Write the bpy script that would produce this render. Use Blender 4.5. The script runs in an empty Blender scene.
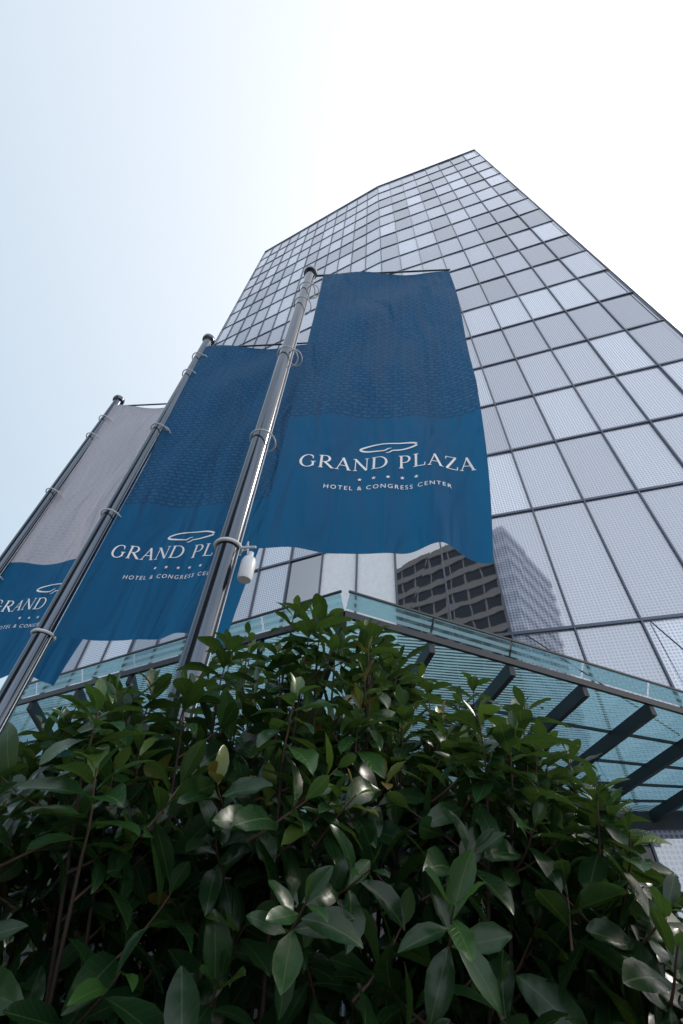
import bpy, math, random
import numpy as np
from mathutils import Vector, Matrix
random.seed(7); rng=np.random.default_rng(7)
sc=bpy.context.scene
sc.view_settings.view_transform='Standard'; sc.view_settings.look='None'
sc.view_settings.exposure=0; sc.view_settings.gamma=1
EYE=1.5

# ------------------------------------------------------------ camera
th=math.radians(44.5); ro=math.radians(5.1)
F=Vector((0,math.cos(th),math.sin(th))); U=Vector((0,-math.sin(th),math.cos(th))); X=Vector((1,0,0))
Xc=X*math.cos(ro)+U*math.sin(ro); Yc=-X*math.sin(ro)+U*math.cos(ro); Zc=-F
cam=bpy.data.cameras.new('camera'); co=bpy.data.objects.new('camera',cam); sc.collection.objects.link(co)
M=Matrix(((Xc.x,Yc.x,Zc.x,0),(Xc.y,Yc.y,Zc.y,0),(Xc.z,Yc.z,Zc.z,EYE),(0,0,0,1)))
co.matrix_world=M
cam.sensor_fit='VERTICAL'; cam.sensor_height=36; cam.sensor_width=24; cam.lens=36*480/1024
cam.clip_start=0.02; cam.clip_end=3000
sc.camera=co

# ------------------------------------------------------------ material helpers
def newmat(name):
    m=bpy.data.materials.new(name); m.use_nodes=True
    nt=m.node_tree; nt.nodes.clear()
    out=nt.nodes.new('ShaderNodeOutputMaterial')
    return m,nt,out
def N(nt,t,**kw):
    n=nt.nodes.new(t)
    for k,v in kw.items():
        if k.startswith('_'): setattr(n,k[1:],v)
        else:
            n.inputs[k.replace('__',' ')].default_value=v
    return n
def L(nt,a,b): nt.links.new(a,b)
def mixc(nt,fac,a,b,mode='MIX'):
    n=nt.nodes.new('ShaderNodeMix'); n.data_type='RGBA'; n.blend_type=mode
    for i,v in ((0,fac),(6,a),(7,b)):
        if hasattr(v,'is_output'): L(nt,v,n.inputs[i])
        else: n.inputs[i].default_value=v if i==0 else (tuple(v)+(1,) if len(v)==3 else v)
    return n.outputs[2]
def math_(nt,op,a,b=None,c=None,clamp=False):
    n=nt.nodes.new('ShaderNodeMath'); n.operation=op; n.use_clamp=clamp
    for i,v in enumerate((a,b,c)):
        if v is None: continue
        if hasattr(v,'is_output'): L(nt,v,n.inputs[i])
        else: n.inputs[i].default_value=v
    return n.outputs[0]
def vmath(nt,op,a,b=None):
    n=nt.nodes.new('ShaderNodeVectorMath'); n.operation=op
    for i,v in enumerate((a,b)):
        if v is None: continue
        if hasattr(v,'is_output'): L(nt,v,n.inputs[i])
        else: n.inputs[i].default_value=v
    return n
def simple(name,col,rough=.5,metal=0,noise=0.15,scale=6,ior=1.5,bump=0):
    m,nt,out=newmat(name)
    p=N(nt,'ShaderNodeBsdfPrincipled'); p.inputs['Roughness'].default_value=rough
    p.inputs['Metallic'].default_value=metal; p.inputs['IOR'].default_value=ior
    tc=N(nt,'ShaderNodeTexCoord'); nz=N(nt,'ShaderNodeTexNoise'); nz.inputs['Scale'].default_value=scale
    nz.inputs['Detail'].default_value=5
    L(nt,tc.outputs['Object'],nz.inputs['Vector'])
    a=tuple(c*(1-noise) for c in col); b=tuple(min(1,c*(1+noise)) for c in col)
    L(nt,mixc(nt,nz.outputs['Fac'],a,b),p.inputs['Base Color'])
    if bump:
        bp=N(nt,'ShaderNodeBump'); bp.inputs['Strength'].default_value=bump; bp.inputs['Distance'].default_value=.02
        L(nt,nz.outputs['Fac'],bp.inputs['Height']); L(nt,bp.outputs[0],p.inputs['Normal'])
    L(nt,p.outputs[0],out.inputs[0]); return m
def dots(nt,vec,pitch,rad):
    s=vmath(nt,'SCALE',vec); s.inputs['Scale'].default_value=1/pitch
    f=vmath(nt,'FRACTION',s.outputs[0]); d=vmath(nt,'SUBTRACT',f.outputs[0],(.5,.5,0))
    sx=nt.nodes.new('ShaderNodeSeparateXYZ'); L(nt,d.outputs[0],sx.inputs[0])
    x2=math_(nt,'MULTIPLY',sx.outputs[0],sx.outputs[0]); y2=math_(nt,'MULTIPLY',sx.outputs[1],sx.outputs[1])
    r=math_(nt,'ADD',x2,y2)
    return math_(nt,'LESS_THAN',r,rad*rad)

# ------------------------------------------------------------ mesh helpers
class MB:
    def __init__(s): s.v=[];s.f=[];s.m=[];s.a=[];s.uv=[];s.smooth=False
    def quad(s,pts,mi=0,a=.5,uv=None):
        b=len(s.v); s.v+= [tuple(p) for p in pts]; s.f.append(tuple(range(b,b+len(pts)))); s.m.append(mi); s.a.append(a)
        s.uv+= uv if uv else [(0,0)]*len(pts)
    def beam(s,p,q,w,h,up=(0,0,1),mi=0,a=.5):
        p=Vector(p);q=Vector(q);d=(q-p).normalized();up=Vector(up)
        sx=d.cross(up)
        if sx.length<1e-4: sx=d.cross(Vector((1,0,0)))
        sx.normalize(); uy=sx.cross(d).normalized()
        c=[]
        for e in (p,q):
            for i,j in ((-1,-1),(1,-1),(1,1),(-1,1)): c.append(e+sx*(w/2*i)+uy*(h/2*j))
        for fc in ((3,2,1,0),(4,5,6,7),(0,1,5,4),(1,2,6,5),(2,3,7,6),(3,0,4,7)):
            s.quad([c[k] for k in fc],mi,a)
    def box(s,x0,x1,y0,y1,z0,z1,mi=0,a=.5):
        s.beam(((x0+x1)/2,(y0+y1)/2,z0),((x0+x1)/2,(y0+y1)/2,z1),abs(x1-x0),abs(y1-y0),up=(0,1,0),mi=mi,a=a)
    def tube(s,p,q,r0,r1,n=16,mi=0,cap=True):
        p=Vector(p);q=Vector(q);d=(q-p).normalized()
        t=Vector((1,0,0)) if abs(d.x)<.9 else Vector((0,1,0))
        a=d.cross(t).normalized();b=d.cross(a)
        ps=[p+(a*math.cos(2*math.pi*i/n)+b*math.sin(2*math.pi*i/n))*r0 for i in range(n)]
        qs=[q+(a*math.cos(2*math.pi*i/n)+b*math.sin(2*math.pi*i/n))*r1 for i in range(n)]
        base=len(s.v); s.v+=[tuple(x) for x in ps+qs]
        for i in range(n):
            j=(i+1)%n; s.f.append((base+i,base+n+i,base+n+j,base+j)); s.m.append(mi); s.a.append(.5); s.uv+=[(0,0)]*4
        if cap:
            s.quad(list(reversed(ps)),mi); s.quad(qs,mi)
    def lathe(s,origin,prof,n=24,mi=0):
        o=Vector(origin); base=len(s.v)
        for r,z in prof:
            for i in range(n):
                s.v.append((o.x+r*math.cos(2*math.pi*i/n),o.y+r*math.sin(2*math.pi*i/n),o.z+z))
        for k in range(len(prof)-1):
            for i in range(n):
                j=(i+1)%n
                s.f.append((base+k*n+i,base+k*n+j,base+(k+1)*n+j,base+(k+1)*n+i)); s.m.append(mi); s.a.append(.5); s.uv+=[(0,0)]*4
    def torus(s,o,R,r,nrm,n=28,k=8,mi=0):
        o=Vector(o);nr=Vector(nrm).normalized();t=Vector((1,0,0)) if abs(nr.x)<.9 else Vector((0,1,0))
        a=nr.cross(t).normalized();b=nr.cross(a);base=len(s.v)
        for i in range(n):
            A=2*math.pi*i/n;e=a*math.cos(A)+b*math.sin(A)
            for j in range(k):
                B=2*math.pi*j/k; s.v.append(tuple(o+e*(R+r*math.cos(B))+nr*(r*math.sin(B))))
        for i in range(n):
            for j in range(k):
                s.f.append((base+i*k+j,base+((i+1)%n)*k+j,base+((i+1)%n)*k+(j+1)%k,base+i*k+(j+1)%k)); s.m.append(mi); s.a.append(.5); s.uv+=[(0,0)]*4
    def build(s,name,mats,parent=None,smooth=False,angle=None):
        me=bpy.data.meshes.new(name); me.from_pydata(s.v,[],s.f)
        for m in mats: me.materials.append(m)
        me.polygons.foreach_set('material_index',s.m)
        at=me.attributes.new('tone','FLOAT','FACE'); at.data.foreach_set('value',s.a)
        uv=me.uv_layers.new(name='UVMap'); uv.data.foreach_set('uv',[c for p in s.uv for c in p])
        if smooth: me.polygons.foreach_set('use_smooth',[True]*len(s.f))
        me.update()
        ob=bpy.data.objects.new(name,me); sc.collection.objects.link(ob)
        if smooth and angle:
            try: me.set_sharp_from_angle(angle=math.radians(angle))
            except Exception: pass
        if parent: ob.parent=parent
        return ob
def empty(name,loc=(0,0,0)):
    e=bpy.data.objects.new(name,None); sc.collection.objects.link(e); return e

# ------------------------------------------------------------ materials
def facade_mat():
    m,nt,out=newmat('fritted_glass')
    p=N(nt,'ShaderNodeBsdfPrincipled')
    at=N(nt,'ShaderNodeAttribute'); at.attribute_name='tone'
    uv=N(nt,'ShaderNodeTexCoord')
    d=dots(nt,uv.outputs['UV'],.105,.35)
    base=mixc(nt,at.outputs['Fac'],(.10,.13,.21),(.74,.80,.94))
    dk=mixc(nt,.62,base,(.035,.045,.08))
    wv=N(nt,'ShaderNodeTexWave'); wv.inputs['Scale'].default_value=2.2; wv.inputs['Distortion'].default_value=1.5
    L(nt,uv.outputs['UV'],wv.inputs['Vector'])
    c=mixc(nt,math_(nt,'MULTIPLY',wv.outputs['Fac'],.16),mixc(nt,d,base,dk),(.06,.08,.13))
    L(nt,c,p.inputs['Base Color'])
    p.inputs['Roughness'].default_value=.03; p.inputs['IOR'].default_value=2.5
    L(nt,p.outputs[0],out.inputs[0]); return m
def clearglass_mat():
    m,nt,out=newmat('coated_dark_glass')
    p=N(nt,'ShaderNodeBsdfPrincipled'); p.inputs['Base Color'].default_value=(.02,.025,.035,1)
    p.inputs['Roughness'].default_value=.015; p.inputs['IOR'].default_value=3.2
    nz=N(nt,'ShaderNodeTexNoise'); nz.inputs['Scale'].default_value=.6
    tc=N(nt,'ShaderNodeTexCoord'); L(nt,tc.outputs['Object'],nz.inputs['Vector'])
    bp=N(nt,'ShaderNodeBump'); bp.inputs['Strength'].default_value=.25; bp.inputs['Distance'].default_value=.02
    L(nt,nz.outputs['Fac'],bp.inputs['Height']); L(nt,bp.outputs[0],p.inputs['Normal'])
    L(nt,p.outputs[0],out.inputs[0]); return m
M_frit=facade_mat(); M_clear=clearglass_mat()
M_mull=simple('mullion_metal',(.09,.105,.14),.35,.4)
M_lobby=simple('lobby_dark_glass',(.015,.018,.022),.05,0,.2,2)
M_back=simple('backing',(.05,.055,.065),.8)
M_white=simple('white_metal',(.78,.79,.81),.4)
M_dark=simple('dark_steel',(.022,.027,.032),.45,.3)
M_asph=simple('asphalt',(.05,.05,.052),.9,0,.25,12,bump=.3)
M_soil=simple('soil',(.06,.04,.028),.95,0,.4,14,bump=.8)
M_kerb=simple('kerb_stone',(.35,.34,.33),.8,0,.15,8)

# ------------------------------------------------------------ tower
tower=empty('glass_tower')
zrows=[0.15,5.0,10.0,15.3]
z=15.3
while z<79.9: z+=(80-15.3)/17; zrows.append(z)
zrows=[q for q in zrows if q<=80.01]
ztop=zrows[-1]
def lerp(a,b,f): return a+(b-a)*f
def wall(name,b0,b1,t0,t1,ncol,kindfn):
    b0,b1,t0,t1=[Vector((p[0],p[1],0)) for p in (b0,b1,t0,t1)]
    def P(c,zz,off=0,nv=None):
        f=zz/ztop; a=lerp(b0,t0,f); b=lerp(b1,t1,f); q=lerp(a,b,c); q=Vector((q.x,q.y,zz))
        return q+nrm*off
    d=(t1-t0).normalized(); nrm=Vector((d.y,-d.x,0))
    W=(b1-b0).length
    gl=MB(); fr=MB(); bk=MB()
    for r in range(len(zrows)-1):
        z0,z1=zrows[r],zrows[r+1]
        bk.quad([P(0,z0,-.22),P(1,z0,-.22),P(1,z1,-.22),P(0,z1,-.22)])
        for c in range(ncol):
            c0,c1=c/ncol,(c+1)/ncol
            kind,tone=kindfn(r,c,(z0+z1)/2)
            j=[random.uniform(-.016,.016) for _ in range(2)]
            q=[P(c0,z0+.04,-.05+j[0]),P(c1,z0+.04,-.05+j[1]),P(c1,z1-.04,-.05+j[1]-j[0]*.7),P(c0,z1-.04,-.05-j[1]*.4)]
            uv=[(c0*W,z0),(c1*W,z0),(c1*W,z1),(c0*W,z1)]
            gl.quad(q,kind,tone,uv)
    for c in range(ncol+1):
        fr.beam(P(c/ncol,0),P(c/ncol,ztop+.1),.05,.09,up=nrm)
    for r,zz in enumerate(zrows):
        fr.beam(P(0,zz,-.012),P(1,zz,-.012),.10,.07,up=nrm)
    gl.build(name+'_glazing',[M_frit,M_clear,M_white,M_lobby],tower)
    fr.build(name+'_frame',[M_mull],tower); bk.build(name+'_backing',[M_back],tower)
    return P
def kr(r,c,z):
    if r==0: return (0,.6) if c>=3 and (c*7)%4!=0 else (3,.3)
    if r in(1,2) and c<2: return (1,.3)
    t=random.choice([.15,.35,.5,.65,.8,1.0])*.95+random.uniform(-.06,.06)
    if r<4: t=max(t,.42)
    return 0,t
def kl(r,c,z):
    if r==0: return 3,.3
    if r in(1,2) and c in(9,10,11): return (2,1.0) if c!=9 else (1,.3)
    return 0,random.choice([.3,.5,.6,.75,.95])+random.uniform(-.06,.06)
A=(-15.1,25.2);B=(1.0,15.6);C=(13.1,10.6)
A0=(-15.6,25.0);B0=(2.6,14.94);C0=(16.8,9.07)
wall('front',B0,C0,B,C,8,kr)
wall('left',A0,B0,A,B,12,kl)
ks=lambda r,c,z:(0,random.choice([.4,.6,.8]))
E=(24,30);G=(-5,44)
wall('side',C0,E,C,E,12,ks); wall('rear',E,G,E,G,14,ks); wall('flank',G,A0,G,A,11,ks)
mb=MB(); mb.quad([(*p,ztop-.02) for p in (A,B,C,E,G)]); mb.build('roof_deck',[M_back],tower)
mb=MB()
for p,q in ((A,B),(B,C),(C,E),(E,G),(G,A)): mb.beam((*p,ztop+.12),(*q,ztop+.12),.2,.1)
mb.build('parapet_cap',[M_white],tower)

# ------------------------------------------------------------ canopy
canopy=empty('glass_entrance_canopy')
def canopy_glass():
    m,nt,out=newmat('canopy_glass')
    uv=N(nt,'ShaderNodeTexCoord'); sx=nt.nodes.new('ShaderNodeSeparateXYZ'); L(nt,uv.outputs['UV'],sx.inputs[0])
    s=math_(nt,'FRACT',math_(nt,'MULTIPLY',sx.outputs[0],1/.085))
    st=math_(nt,'LESS_THAN',s,.5)
    tr=N(nt,'ShaderNodeBsdfTransparent'); tr.inputs[0].default_value=(.34,.60,.66,1)
    gl=N(nt,'ShaderNodeBsdfGlossy'); gl.inputs['Roughness'].default_value=.05; gl.inputs[0].default_value=(.8,.95,.95,1)
    df=N(nt,'ShaderNodeBsdfTranslucent'); df.inputs[0].default_value=(.40,.66,.72,1)
    d2=N(nt,'ShaderNodeBsdfDiffuse'); d2.inputs[0].default_value=(.32,.52,.57,1)
    lw=N(nt,'ShaderNodeLayerWeight'); lw.inputs[0].default_value=.5
    fr=math_(nt,'MULTIPLY_ADD',math_(nt,'POWER',lw.outputs['Facing'],4),.6,.05)
    m0=N(nt,'ShaderNodeMixShader'); m0.inputs[0].default_value=.35; L(nt,df.outputs[0],m0.inputs[1]); L(nt,d2.outputs[0],m0.inputs[2])
    m1=N(nt,'ShaderNodeMixShader'); L(nt,math_(nt,'MULTIPLY_ADD',st,.65,.10),m1.inputs[0]); L(nt,tr.outputs[0],m1.inputs[1]); L(nt,m0.outputs[0],m1.inputs[2])
    m2=N(nt,'ShaderNodeMixShader'); L(nt,fr,m2.inputs[0]); L(nt,m1.outputs[0],m2.inputs[1]); L(nt,gl.outputs[0],m2.inputs[2])
    L(nt,m2.outputs[0],out.inputs[0]); return m
M_can=canopy_glass()
ZC=5.32
K=Vector((.17,5.89,ZC)); KR=Vector((12.2,10.1,ZC)); KL=Vector((-12,14.2,ZC))
def wally(x):
    if x>2.4: return 15.6-.413*(x-1)-.25
    return 15.6-.58*(x-1)-.25
bd=Vector((math.sin(math.radians(-7)),math.cos(math.radians(-7)),0))
def inner(p):
    t=0
    while t<20:
        q=p+bd*t
        if q.y>=wally(q.x): break
        t+=.02
    return Vector((q.x,q.y,4.85))
g=MB(); st=MB()
def side(p0,p1,n):
    prev=None; dd=(p1-p0)
    for i in range(n+1):
        p=p0+dd*(i/n); q=inner(p)
        st.beam(p+Vector((0,0,-.17)),q+Vector((0,0,-.17)),.085,.22)
        if prev:
            pp,pq=prev; nl=5
            lu=(p-pp).length
            for k in range(nl):
                a0=pp.lerp(pq,k/nl);a1=p.lerp(q,k/nl);b0=pp.lerp(pq,(k+1)/nl);b1=p.lerp(q,(k+1)/nl)
                g.quad([a0,a1,b1,b0],0,.5,[(a0.y,0),(a1.y,lu),(b1.y,lu),(b0.y,0)])
                if k: st.beam(a0+Vector((0,0,-.035)),a1+Vector((0,0,-.035)),.035,.05)
        prev=(p,q)
    st.beam(p0+Vector((0,0,-.06)),p1+Vector((0,0,-.06)),.06,.1)
    o=Vector((0,0,.04)); h=Vector((0,0,.22))
    d=dd.normalized(); outw=Vector((d.y,-d.x,0)); outw=outw if outw.y<0 else -outw
    for i in range(n):
        a=p0+dd*(i/n)+d*.02;b=p0+dd*((i+1)/n)-d*.02
        g.quad([a+o,b+o,b+o+h+outw*.12,a+o+h+outw*.12],0,.5,[(0,0),(.0,.9),(.2,.9),(.2,0)])
    st.beam(p0+o+h+outw*.12,p1+o+h+outw*.12,.03,.03)
side(K,KR,9); side(K,KL,10)
st.beam(Vector((2.4,14.6,4.65)),Vector((12.5,10.45,4.65)),.15,.35)
st.beam(Vector((2.4,14.6,4.65)),Vector((-12.5,23.0,4.65)),.15,.35)
for fx in (.1,.32,.55,.8):
    p=K.lerp(KR,fx); q=inner(p); st.tube(p.lerp(q,.15)+Vector((0,0,.0)),Vector((q.x+.1,wally(q.x)+.2,9.9)),.02,.02,8)
for fx in (.15,.35,.6):
    p=K.lerp(KL,fx); q=inner(p); st.tube(p.lerp(q,.15),Vector((q.x+.1,wally(q.x)+.2,9.9)),.02,.02,8)
for x in (-6.0,3.5,9.5):
    yy=wally(x)-1.5; st.tube((x,yy,0.1),(x,yy,4.8),.11,.11,20)
g.build('glass_panels',[M_can],canopy); st.build('steel_frame',[M_dark],canopy)

# ------------------------------------------------------------ flags
def cloth(name,top,low,seam,pat):
    m,nt,out=newmat(name)
    tc=N(nt,'ShaderNodeTexCoord'); sx=nt.nodes.new('ShaderNodeSeparateXYZ'); L(nt,tc.outputs['UV'],sx.inputs[0])
    islow=math_(nt,'GREATER_THAN',sx.outputs[1],seam)
    br=N(nt,'ShaderNodeTexBrick'); br.inputs['Scale'].default_value=1; br.inputs['Brick Width'].default_value=.085
    br.inputs['Row Height'].default_value=.046; br.inputs['Mortar Size'].default_value=.012; br.offset=.37
    br.inputs['Color1'].default_value=(1,1,1,1); br.inputs['Color2'].default_value=(.55,.55,.55,1); br.inputs['Mortar'].default_value=(0,0,0,1)
    L(nt,tc.outputs['UV'],br.inputs['Vector'])
    nz=N(nt,'ShaderNodeTexNoise'); nz.inputs['Scale'].default_value=45; L(nt,tc.outputs['UV'],nz.inputs['Vector'])
    pt=math_(nt,'MULTIPLY',br.outputs['Color'],math_(nt,'GREATER_THAN',nz.outputs['Fac'],.44))
    tcol=mixc(nt,pt,top,pat)
    big=N(nt,'ShaderNodeTexNoise'); big.inputs['Scale'].default_value=1.3; L(nt,tc.outputs['UV'],big.inputs['Vector'])
    col=mixc(nt,islow,tcol,low)
    dm=dots(nt,tc.outputs['UV'],.012,.3)
    col=mixc(nt,math_(nt,'MULTIPLY',dm,.25),col,(.01,.03,.06))
    col=mixc(nt,math_(nt,'MULTIPLY',big.outputs['Fac'],.12),col,(.02,.03,.05))
    df=N(nt,'ShaderNodeBsdfPrincipled'); df.inputs['Roughness'].default_value=.6; df.inputs['IOR'].default_value=1.3
    tl=N(nt,'ShaderNodeBsdfTranslucent'); L(nt,col,df.inputs['Base Color']); L(nt,col,tl.inputs[0])
    cr=N(nt,'ShaderNodeTexNoise'); cr.inputs['Scale'].default_value=2.4; cr.inputs['Detail'].default_value=2; cr.inputs['Distortion'].default_value=.8
    mp2=N(nt,'ShaderNodeMapping'); mp2.inputs['Scale'].default_value=(1.8,.4,1); mp2.inputs['Rotation'].default_value=(0,0,.5)
    L(nt,tc.outputs['UV'],mp2.inputs[0]); L(nt,mp2.outputs[0],cr.inputs['Vector'])
    bp=N(nt,'ShaderNodeBump'); bp.inputs['Strength'].default_value=1; bp.inputs['Distance'].default_value=.10
    L(nt,cr.outputs['Fac'],bp.inputs['Height']); L(nt,bp.outputs[0],df.inputs['Normal']); L(nt,bp.outputs[0],tl.inputs['Normal'])
    mx=N(nt,'ShaderNodeMixShader'); mx.inputs[0].default_value=.45
    L(nt,df.outputs[0],mx.inputs[1]); L(nt,tl.outputs[0],mx.inputs[2]); L(nt,mx.outputs[0],out.inputs[0]); return m
H=4.55; SEAM=3.15
M_flag=cloth('blue_flag_cloth',(.014,.105,.25),(.010,.145,.33),SEAM,(.045,.175,.345))
M_flagw=cloth('pale_flag_cloth',(.66,.65,.73),(.010,.145,.33),SEAM,(.56,.56,.66))
M_print=simple('white_print',(.88,.9,.92),.6)
def steel():
    m,nt,out=newmat('brushed_pole_metal')
    p=N(nt,'ShaderNodeBsdfPrincipled'); p.inputs['Metallic'].default_value=1; p.inputs['Roughness'].default_value=.24
    tc=N(nt,'ShaderNodeTexCoord'); mp=N(nt,'ShaderNodeMapping'); mp.inputs['Scale'].default_value=(40,40,1.2)
    L(nt,tc.outputs['Object'],mp.inputs[0]); nz=N(nt,'ShaderNodeTexNoise'); nz.inputs['Scale'].default_value=1; nz.inputs['Detail'].default_value=6
    L(nt,mp.outputs[0],nz.inputs['Vector'])
    L(nt,mixc(nt,nz.outputs['Fac'],(.03,.04,.052),(.13,.15,.18)),p.inputs['Base Color'])
    L(nt,math_(nt,'MULTIPLY_ADD',nz.outputs['Fac'],.12,.08),p.inputs['Roughness'])
    L(nt,p.outputs[0],out.inputs[0]); return m
M_steel=steel()
M_plast=simple('white_plastic',(.6,.62,.65),.35)

def stroke(pts,wid,n=None):
    pts=[Vector((p[0],p[1])) for p in pts]
    if len(pts)==2:
        n=n or 6; a,b=pts; pts=[a.lerp(b,i/n) for i in range(n+1)]
    if not hasattr(wid,'__len__'): wid=[wid]*len(pts)
    if len(wid)!=len(pts): wid=[wid[0]+(wid[-1]-wid[0])*i/(len(pts)-1) for i in range(len(pts))]
    L_=[];R_=[]
    for i,p in enumerate(pts):
        d=(pts[min(i+1,len(pts)-1)]-pts[max(i-1,0)]).normalized(); nn=Vector((-d.y,d.x))
        L_.append(p+nn*wid[i]/2);R_.append(p-nn*wid[i]/2)
    return [(L_[i],L_[i+1],R_[i+1],R_[i]) for i in range(len(pts)-1)]
def arc(cx,cy,rx,ry,a0,a1,thick,thin,n=26):
    pts=[];w=[]
    for i in range(n+1):
        a=math.radians(a0+(a1-a0)*i/n); pts.append((cx+rx*math.cos(a),cy+ry*math.sin(a))); w.append(thin+(thick-thin)*abs(math.cos(a))**1.5)
    return stroke(pts,w)
T,t_=.13,.05
def ser(x,y,w=.26): return stroke([(x-w/2,y),(x+w/2,y)],t_)
def glyph(c):
    if c=='G': return .95,[arc(.47,.5,.38,.49,48,318,T*1.05,t_),stroke([(.76,.1),(.76,.44)],T*.9),ser(.76,.44,.28),stroke([(.72,.9),(.74,.68)],t_)]
    if c=='R': return .86,[stroke([(.17,0),(.17,1)],T),ser(.17,.02),stroke([(.03,.98),(.38,.98)],t_),stroke([(.17,.49),(.38,.49)],t_),arc(.38,.735,.23,.245,-90,90,T,t_),stroke([(.36,.48),(.76,.03)],T),ser(.78,.02,.2)]
    if c=='P': return .74,[stroke([(.17,0),(.17,1)],T),ser(.17,.02),stroke([(.03,.98),(.38,.98)],t_),stroke([(.17,.46),(.38,.46)],t_),arc(.38,.72,.24,.26,-90,90,T,t_)]
    if c=='A': return .86,[stroke([(.1,.02),(.42,1)],t_),stroke([(.40,1),(.74,.02)],T),stroke([(.2,.36),(.62,.36)],t_),ser(.1,.02,.2),ser(.75,.02,.24)]
    if c=='N': return .96,[stroke([(.16,0),(.16,1)],t_),stroke([(.14,1),(.8,.0)],T),stroke([(.8,0),(.8,1)],t_),ser(.16,.02,.22),ser(.1,.98,.16),ser(.8,.98,.22)]
    if c=='D': return .98,[stroke([(.17,0),(.17,1)],T),stroke([(.03,.98),(.42,.98)],t_),stroke([(.03,.02),(.42,.02)],t_),arc(.42,.5,.42,.48,-90,90,T,t_)]
    if c=='L': return .72,[stroke([(.17,0),(.17,1)],T),ser(.17,.98),stroke([(.03,.02),(.62,.02)],t_),stroke([(.63,.0),(.65,.24)],t_)]
    if c=='Z': return .8,[stroke([(.12,.98),(.7,.98)],t_),stroke([(.66,.98),(.12,.02)],T),stroke([(.08,.02),(.72,.02)],t_),stroke([(.12,1),(.1,.78)],t_),stroke([(.72,0),(.74,.24)],t_)]
    return .38,[]
def small_text(s,size):
    cu=bpy.data.curves.new('tmp','FONT'); cu.body=s; cu.size=size; cu.align_x='CENTER'; cu.space_character=1.3; cu.resolution_u=3
    ob=bpy.data.objects.new('tmp',cu); sc.collection.objects.link(ob)
    dg=bpy.context.evaluated_depsgraph_get(); me=bpy.data.meshes.new_from_object(ob.evaluated_get(dg))
    vs=[(v.co.x,v.co.y) for v in me.vertices]; fs=[tuple(p.vertices) for p in me.polygons]
    bpy.data.objects.remove(ob); return vs,fs

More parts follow.
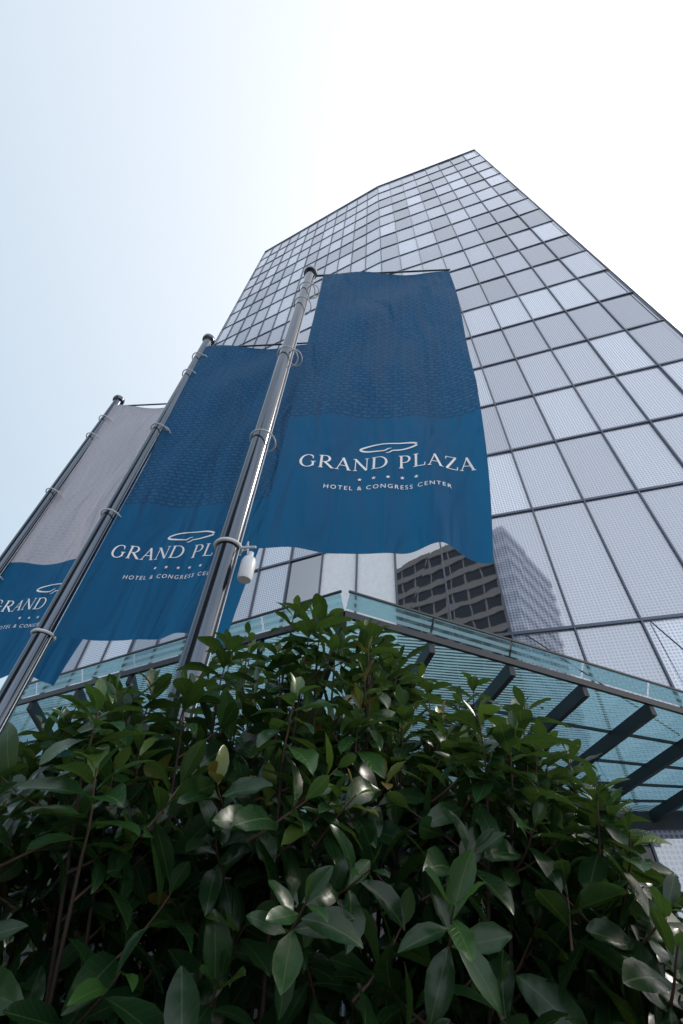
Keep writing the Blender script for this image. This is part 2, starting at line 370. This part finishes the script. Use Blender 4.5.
def make_flag(px,py,mat,ph,off0=.19,drop=.1,name='flag_banner'):
    par=empty('flagpole')
    zt=8.0
    pl=MB()
    pl.lathe((px,py,0),[(.0,.1),(.16,.1),(.16,.13),(.075,.16),(.073,.5),(.068,4),(.058,zt-.02),(.085,zt),(.09,zt+.03),(.085,zt+.06),(.04,zt+.09),(0,zt+.095)],32)
    pl.build('pole',[M_steel],par,True,40)
    W=1.56
    ex=Vector((.988,-.146,0)).normalized(); en=Vector((-ex.y,ex.x,0))*-1
    o=Vector((px+off0,py-.005,zt-drop))
    def S(s,t,off=0):
        def raw(s,t):
            f=t/H; g_=s/W
            con=1-.03*math.sin(f*math.pi*.5)-.08*max(0,f-.6)/.4*g_
            x=s*con
            w=.05*math.sin(5.5*g_+2.0*f+ph)*(.3+.7*f)
            w+=.035*math.sin(8*g_-3.0*f+ph*1.7)*g_*f
            w+=.012*math.sin(20*g_+5*f+ph)*max(0,f-.45)*1.5
            w+=.09*math.sin(17*g_-6*f+1.2+ph)*max(0,g_-.55)*max(0,f-.2)*2.2
            w+=.036*math.sin(11*(g_*.6+f*1.8)+ph)*(1-.8*f)*math.sin(math.pi*min(1,g_*1.1))
            w+=.03*math.exp(-((g_*.9-f*.9)*6)**2)*(1-.6*f)
            w+=.022*math.sin(16*(g_+.35*f)+ph)*math.sin(math.pi*f)*(1-g_*.5)*(1-.5*f)
            w+=.008*math.sin(31*g_-9*f+ph*2)*f*(.3+.7*g_)
            w-=.26*max(0,g_-.8)**1.3*max(0,f-.5)*3
            zz=-t+.008*math.sin(8*g_+ph)*f**3+.04*g_*f-.45*max(0,g_-.78)*f**3
            x+= .02*math.sin(9*f+ph)*g_+.03*g_*math.sin(math.pi*f)
            return o+ex*x+en*w+Vector((0,0,zz))
        p=raw(s,t)
        if off:
            e=.01; a=raw(s+e,t)-p; b=raw(s,t+e)-p; n=a.cross(b).normalized()
            if n.dot(en)<0: n=-n
            p=p+n*off
        return p
    fl=MB(); nx,ny=100,200
    fl.v=[tuple(S(W*i/nx,H*j/ny)) for j in range(ny+1) for i in range(nx+1)]
    for j in range(ny):
        for i in range(nx):
            a=j*(nx+1)+i; fl.f.append((a,a+nx+1,a+nx+2,a+1)); fl.m.append(0); fl.a.append(.5)
            u0,u1,v0,v1=W*i/nx,W*(i+1)/nx,H*j/ny,H*(j+1)/ny
            fl.uv+=[(u0,v0),(u0,v1),(u1,v1),(u1,v0)]
    fl.build('banner',[mat],par,True)
    pr=MB(); lay=[0]
    def put(quads,ox,oy,sc_):
        lay[0]+=1; off=.004+.0003*(lay[0]%6)
        for q in quads:
            pr.quad([S(ox+p.x*sc_,oy-p.y*sc_,off) for p in q])
    word='GRAND PLAZA'; hgt=.137; tot=sum(glyph(c)[0] for c in word)+.07*len(word)
    CX=.82; D=.14
    x=CX-tot*hgt/2; ybase=H-.90+D
    for c in word:
        w,sts=glyph(c)
        for st_ in sts: put(st_,x,ybase,hgt)
        x+=(w+.07)*hgt
    cx,cy=CX,H-1.15+D
    put(arc(0,0,.22,.045,8,262,.020,.011,50),cx,cy,1)
    put(arc(0,0,.22,.045,278,352,.020,.011,26),cx,cy,1)
    put(stroke([(-.03,-.043),(-.005,-.022),(.02,-.014)],[.013,.006]),cx,cy,1)
    put(stroke([(.03,-.043),(.005,-.066),(-.02,-.072)],[.013,.006]),cx,cy,1)
    for i in range(5):
        sx_=CX+(i-2)*.105; sy=H-.80+D
        pts=[]
        for k in range(10):
            r=.018 if k%2==0 else .008; a=math.pi/2+k*math.pi/5; pts.append((sx_+r*math.cos(a),sy-r*math.sin(a)))
        cc=S(sx_,sy,.005)
        for k in range(10):
            pr.quad([cc,S(*pts[k],.005),S(*pts[(k+1)%10],.005)])
    tv,tf=small_text('HOTEL & CONGRESS CENTER',.056)
    for f in tf: pr.quad([S(CX+tv[i][0],H-.69+D-tv[i][1],.005) for i in f])
    pr.build('printed_lettering',[M_print],par)
    hw=MB()
    hw.tube(Vector((px,py,zt-drop+.025)),S(W+.02,0)+Vector((0,0,.025)),.014,.011,10)
    for k,tt in enumerate((.45,.9,2.1,3.45)):
        zz=zt-.1-tt
        hw.torus((px+.02,py,zz),.10,.007,(.12,.1,1),mi=1)
        if k in (0,2): hw.torus((px+.10,py-.01,zz-.03),.075,.006,(.5,.3,1),mi=1)
    zb=zt-drop-H+.02
    hw.torus((px,py,zb),.078,.012,(0,0,1),mi=1)
    hw.tube((px+.05,py,zb),S(0,H)+Vector((-.01,0,.01)),.008,.008,8,mi=1)
    b=S(0,H)+Vector((-.03,0,-.02))
    hw.lathe((b.x,b.y,b.z-.22),[(0,0),(.038,0),(.044,.02),(.044,.13),(.035,.155),(.018,.17),(.018,.2),(0,.205)],20,mi=1)
    hw.tube((px+.07,py-.02,zt-.1),(px+.078,py-.02,1.2),.003,.003,6,mi=1)
    hw.build('fittings',[M_steel,M_plast],par,True,40)
make_flag(-.674,2.30,M_flag,0.0,.19,.1)
make_flag(-2.14,3.345,M_flag,.9,.05,.25)
make_flag(-3.77,4.525,M_flagw,2.1,.03,.17)

# ------------------------------------------------------------ foliage
def leaf_mat():
    m,nt,out=newmat('evergreen_leaf')
    at=N(nt,'ShaderNodeAttribute'); at.attribute_name='tone'
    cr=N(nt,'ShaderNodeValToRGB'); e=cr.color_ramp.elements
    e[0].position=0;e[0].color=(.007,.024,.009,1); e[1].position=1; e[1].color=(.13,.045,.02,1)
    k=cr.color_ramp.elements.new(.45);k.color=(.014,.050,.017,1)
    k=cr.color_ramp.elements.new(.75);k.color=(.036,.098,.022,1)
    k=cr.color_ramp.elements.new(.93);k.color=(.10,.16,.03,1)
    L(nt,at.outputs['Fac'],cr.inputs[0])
    tc=N(nt,'ShaderNodeTexCoord'); sx=nt.nodes.new('ShaderNodeSeparateXYZ'); L(nt,tc.outputs['UV'],sx.inputs[0])
    ax=math_(nt,'ABSOLUTE',math_(nt,'SUBTRACT',sx.outputs[0],.5))
    rib=math_(nt,'LESS_THAN',ax,.022)
    vn=math_(nt,'FRACT',math_(nt,'MULTIPLY',math_(nt,'SUBTRACT',sx.outputs[1],math_(nt,'MULTIPLY',ax,.45)),9))
    vn=math_(nt,'LESS_THAN',vn,.1)
    f=math_(nt,'ADD',math_(nt,'MULTIPLY',rib,.35),math_(nt,'MULTIPLY',vn,.08),clamp=True)
    nz=N(nt,'ShaderNodeTexNoise'); nz.inputs['Scale'].default_value=25; L(nt,tc.outputs['Object'],nz.inputs['Vector'])
    c0=mixc(nt,math_(nt,'MULTIPLY',nz.outputs['Fac'],.35),cr.outputs[0],(.008,.025,.008))
    c=mixc(nt,f,c0,(.11,.17,.06))
    p=N(nt,'ShaderNodeBsdfPrincipled'); p.inputs['Roughness'].default_value=.25; p.inputs['IOR'].default_value=1.4; L(nt,c,p.inputs['Base Color'])
    bp=N(nt,'ShaderNodeBump'); bp.inputs['Strength'].default_value=.35; bp.inputs['Distance'].default_value=.005
    L(nt,math_(nt,'ADD',vn,nz.outputs['Fac']),bp.inputs['Height']); L(nt,bp.outputs[0],p.inputs['Normal'])
    tl=N(nt,'ShaderNodeBsdfTranslucent'); L(nt,mixc(nt,.5,c,(.09,.16,.02)),tl.inputs[0])
    mx=N(nt,'ShaderNodeMixShader'); mx.inputs[0].default_value=.25
    L(nt,p.outputs[0],mx.inputs[1]); L(nt,tl.outputs[0],mx.inputs[2]); L(nt,mx.outputs[0],out.inputs[0]); return m
M_leaf=leaf_mat(); M_stem=simple('reddish_twig',(.055,.026,.018),.7,0,.3,30); M_bark=simple('shrub_bark',(.03,.020,.015),.8,0,.3,30)
ST=[(0,.05),(.1,.30),(.3,.78),(.52,1.0),(.74,.86),(.89,.5),(.97,.2),(1,.02)]
class Leaves:
    def __init__(s): s.v=[];s.f=[];s.t=[];s.uv=[]
    def add(s,p,d,up,Ln,Wd,curl,tone):
        d=d.normalized(); sd=d.cross(up)
        if sd.length<1e-3: sd=d.cross(Vector((1,0,0)))
        sd.normalize(); n=sd.cross(d).normalized()
        b=len(s.v); fold=random.uniform(.1,.5); tw=random.uniform(-.45,.45); wav=random.uniform(0,.03); bend=random.uniform(-.12,.12)
        for k,(f,w) in enumerate(ST):
            c=p+d*(Ln*(f-.12*curl*f*f))-n*(curl*Ln*f*f*.5)+sd*(bend*Ln*f*f)
            s2=(sd*math.cos(tw*f)+n*math.sin(tw*f))
            e=w*Wd/2
            wv=wav*Ln*math.sin(k*2.1)
            s.v.append(tuple(c-s2*e+n*(e*fold+wv))); s.v.append(tuple(c)); s.v.append(tuple(c+s2*e+n*(e*fold-wv)))
        for k in range(len(ST)-1):
            a=b+k*3
            s.f.append((a,a+1,a+4,a+3)); s.f.append((a+1,a+2,a+5,a+4)); s.t+=[tone,tone]
            f0,f1=ST[k][0],ST[k+1][0]; w0,w1=ST[k][1]/2,ST[k+1][1]/2
            s.uv+=[(.5-w0,f0),(.5,f0),(.5,f1),(.5-w1,f1),(.5,f0),(.5+w0,f0),(.5+w1,f1),(.5,f1)]
def shoot(lv,tw,p,d,ln,nl,size,young=.2,tonebase=.35):
    d=d.normalized(); q=p; seg=4; pts=[p]
    dd=d.copy()
    for i in range(seg):
        dd=(dd+Vector((random.uniform(-.12,.12),random.uniform(-.12,.12),.08))).normalized(); q=q+dd*(ln/seg); pts.append(q)
    for i in range(seg): tw.tube(pts[i],pts[i+1],.0024*(1-.12*i),.0024*(1-.12*(i+1)),5,cap=False)
    a=random.uniform(0,6.28); red=random.random()<.12; ssz=random.uniform(.82,1.18)
    for i in range(nl):
        f=1-(i/nl)**1.1*.97
        k=min(seg-1,int(f*seg)); pt=pts[k].lerp(pts[k+1],f*seg-k)
        dr=(pts[k+1]-pts[k]).normalized()
        a+=2.4+random.uniform(-.3,.3)
        t=Vector((1,0,0)) if abs(dr.x)<.8 else Vector((0,1,0)); u=dr.cross(t).normalized(); v=dr.cross(u)
        rad=u*math.cos(a)+v*math.sin(a)
        op=.25+ .95*(1-f)+.35*min(1,i/3)+random.uniform(-.2,.3)
        ld=dr*math.cos(min(op,1.7))+rad*math.sin(min(op,1.7))
        ld=ld+Vector((0,0,-.22*(1-f)-.2*random.random()))
        yg= i<3
        sz=size*ssz*(.42+.15*i if yg else random.uniform(.7,1.2))
        up=dr if ld.cross(dr).length>.2 else rad
        up=(up+Vector((random.uniform(-.3,.3),random.uniform(-.3,.3),.3))).normalized()
        tone=min(.9,max(0,tonebase+random.gauss(0,.18)+(young if yg else 0)))
        if yg and red: tone=random.uniform(.93,1)
        lv.add(pt+rad*.004,ld,up,sz,sz*random.uniform(.37,.49),random.uniform(.0,.9),tone)
    return pts[-1]
def interp(x,tab):
    if x<=tab[0][0]: return tab[0][1]
    for (a,b),(c,d) in zip(tab,tab[1:]):
        if x<=c: return b+(d-b)*(x-a)/(c-a)
    return tab[-1][1]
def shrub(name,xr,yr,hfn,nstem,size,nl=11,fill=0,twn=5,ftop=.7):
    par=empty(name); lv=Leaves(); tw=MB(); bk=MB()
    cx=(xr[0]+xr[1])/2; cy=(yr[0]+yr[1])/2
    for i in range(nstem):
        x=random.uniform(*xr);y=random.uniform(*yr)
        h=hfn(x,y); h=h*(random.uniform(.62,1.0) if i%4 else 1.03)+EYE-.13
        b=Vector((cx+(x-cx)*.55+random.uniform(-.1,.1),cy+.3+(y-cy)*.3,.1)); tip=Vector((x,y,h))
        m1=b.lerp(tip,.4)+Vector((random.uniform(-.06,.06),random.uniform(-.06,.06)+.1,.05)); m2=b.lerp(tip,.75)+Vector(((x-cx)*.04,(y-cy)*.04+.05,0))
        P=[b,m1,m2,tip]; r=[.009,.006,.004,.0028]
        for k in range(3): bk.tube(P[k],P[k+1],r[k],r[k+1],7,cap=False)
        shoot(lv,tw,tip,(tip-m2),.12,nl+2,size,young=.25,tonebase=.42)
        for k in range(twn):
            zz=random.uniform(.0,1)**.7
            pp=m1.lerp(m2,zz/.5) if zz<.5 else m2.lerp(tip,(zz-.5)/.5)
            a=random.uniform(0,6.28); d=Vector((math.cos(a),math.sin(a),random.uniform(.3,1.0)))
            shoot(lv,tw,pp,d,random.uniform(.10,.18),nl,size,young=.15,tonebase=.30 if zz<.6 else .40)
    for i in range(fill):
        x=random.uniform(*xr);y=yr[0]+(yr[1]-yr[0])*random.random()**1.3; h=hfn(x,y)
        p=Vector((x,y,EYE+h*ftop-random.random()*(max(h,0)*ftop+.3)))
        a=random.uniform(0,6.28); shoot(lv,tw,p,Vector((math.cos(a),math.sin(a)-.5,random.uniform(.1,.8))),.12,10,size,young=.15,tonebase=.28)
    me=bpy.data.meshes.new('leaves'); me.from_pydata(lv.v,[],lv.f); me.materials.append(M_leaf)
    at=me.attributes.new('tone','FLOAT','FACE'); at.data.foreach_set('value',lv.t)
    uv=me.uv_layers.new(name='UVMap'); uv.data.foreach_set('uv',[c for p in lv.uv for c in p])
    me.polygons.foreach_set('use_smooth',[True]*len(lv.f)); me.update()
    ob=bpy.data.objects.new('leaves',me); sc.collection.objects.link(ob); ob.parent=par
    tw.build('twigs',[M_stem],par,True); bk.build('stems',[M_bark],par,True)
HT=[(-1.2,.16),(-.775,.28),(-.59,.46),(-.32,.64),(-.05,.87),(.10,.76),(.36,.70),(.55,.56),(.67,.40),(.75,.24),(.86,.10),(1.1,-.05)]
def h1(x,y):
    return interp(x*1.3/y,HT)*y/1.3
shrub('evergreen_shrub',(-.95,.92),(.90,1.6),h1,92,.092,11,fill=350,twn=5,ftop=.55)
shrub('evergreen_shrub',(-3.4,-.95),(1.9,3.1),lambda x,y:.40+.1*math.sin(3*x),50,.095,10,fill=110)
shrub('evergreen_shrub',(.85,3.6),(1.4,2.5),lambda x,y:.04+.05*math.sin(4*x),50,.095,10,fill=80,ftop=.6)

# ------------------------------------------------------------ ground and surroundings
def ground_mat():
    m,nt,out=newmat('ground_paving')
    p=N(nt,'ShaderNodeBsdfPrincipled'); p.inputs['Roughness'].default_value=.85
    tc=N(nt,'ShaderNodeTexCoord'); br=N(nt,'ShaderNodeTexBrick'); br.inputs['Scale'].default_value=1
    br.inputs['Brick Width'].default_value=.6; br.inputs['Row Height'].default_value=.6; br.inputs['Mortar Size'].default_value=.008
    br.inputs['Color1'].default_value=(.3,.29,.27,1); br.inputs['Color2'].default_value=(.24,.235,.225,1); br.inputs['Mortar'].default_value=(.1,.1,.1,1)
    L(nt,tc.outputs['Object'],br.inputs['Vector']); L(nt,br.outputs['Color'],p.inputs['Base Color']); L(nt,p.outputs[0],out.inputs[0]); return m
mb=MB(); mb.quad([(-1500,-1500,0),(1500,-1500,0),(1500,1500,0),(-1500,1500,0)]); mb.build('ground',[M_asph])
mb=MB(); mb.quad([(-60,-6,.12),(60,-6,.12),(60,60,.12),(-60,60,.12)]); mb.beam((-60,-6.08,.06),(60,-6.08,.06),.16,.125,mi=1); mb.build('pavement',[ground_mat(),M_kerb])
mb=MB()
for i in range(-8,9): mb.box(i*6-1.5,i*6+1.5,-12.08,-11.92,.0,.006)
mb.build('road_marking',[M_white])
pl=empty('planter_bed')
mb=MB(); mb.quad([(-4.3,.6,.16),(3.8,.6,.16),(3.8,5.2,.16),(-4.3,5.2,.16)]); mb.build('soil',[M_soil],pl)
mb=MB()
mb.box(-4.45,3.95,.45,.6,.1,.3);mb.box(-4.45,3.95,5.2,5.35,.1,.3);mb.box(-4.45,-4.3,.6,5.2,.1,.3);mb.box(3.8,3.95,.6,5.2,.1,.3)
mb.build('kerb_edge',[M_kerb],pl)
ob=empty('office_block')
M_ob=simple('precast_band',(.40,.395,.39),.7); M_ow=simple('office_window',(.02,.025,.032),.08,0,.2,2)
mb=MB(); wx0,wx1,wy0,wy1,hh=-62,-13,-62,-40,66
mb.box(wx0,wx1,wy0,wy1,0,hh,mi=1)
for i in range(20):
    zz=.4+i*3.4; mb.beam((wx0-.2,wy1+.12,zz),(wx1+.2,wy1+.12,zz),.36,1.2,mi=0)
    mb.beam((wx1+.12,wy1-.3,zz),(wx1+.12,wy0,zz),.36,1.2,mi=0)
for i in range(17):
    x=wx0+i*3; mb.beam((x,wy1+.05,0),(x,wy1+.05,hh),.22,.3,up=(0,1,0),mi=0)
mb.build('block_body',[M_ob,M_ow],ob)

# ------------------------------------------------------------ sky and sun
az=math.radians(78); el=math.radians(48)
sd=Vector((math.sin(az)*math.cos(el),math.cos(az)*math.cos(el),math.sin(el)))
w=bpy.data.worlds.new('World'); sc.world=w; w.use_nodes=True; nt=w.node_tree; nt.nodes.clear()
out=nt.nodes.new('ShaderNodeOutputWorld')
sky=nt.nodes.new('ShaderNodeTexSky'); sky.sky_type='NISHITA'; sky.sun_disc=False; sky.sun_elevation=el; sky.sun_rotation=az
sky.dust_density=6; sky.air_density=1.2; sky.ozone_density=1
b1=nt.nodes.new('ShaderNodeBackground'); b1.inputs[1].default_value=.08; nt.links.new(sky.outputs[0],b1.inputs[0])
tc=nt.nodes.new('ShaderNodeTexCoord'); dt=vmath(nt,'DOT_PRODUCT',tc.outputs['Generated'],tuple(sd))
mr=nt.nodes.new('ShaderNodeMapRange'); mr.inputs[1].default_value=.0; mr.inputs[2].default_value=.95
nt.links.new(dt.outputs['Value'],mr.inputs[0])
hz=mixc(nt,mr.outputs[0],(.47,.585,.655),(1.0,1.0,1.0))
d2=vmath(nt,'DOT_PRODUCT',tc.outputs['Generated'],(-.1,-.94,.32))  # added bright sky zone, unseen behind the camera, fills facade, flags and leaves
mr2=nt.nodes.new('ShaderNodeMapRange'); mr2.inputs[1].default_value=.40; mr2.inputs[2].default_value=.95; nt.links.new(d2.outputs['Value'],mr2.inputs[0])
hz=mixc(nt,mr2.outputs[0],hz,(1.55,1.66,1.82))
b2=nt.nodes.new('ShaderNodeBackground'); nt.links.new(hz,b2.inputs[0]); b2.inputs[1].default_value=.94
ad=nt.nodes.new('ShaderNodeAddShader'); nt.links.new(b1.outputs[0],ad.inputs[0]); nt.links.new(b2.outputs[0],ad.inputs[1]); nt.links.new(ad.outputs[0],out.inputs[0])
sl=bpy.data.lights.new('sun','SUN'); sl.energy=1.5; sl.angle=math.radians(10); sl.color=(1,.96,.9)
so=bpy.data.objects.new('sun',sl); sc.collection.objects.link(so); so.rotation_euler=sd.to_track_quat('Z','Y').to_euler()
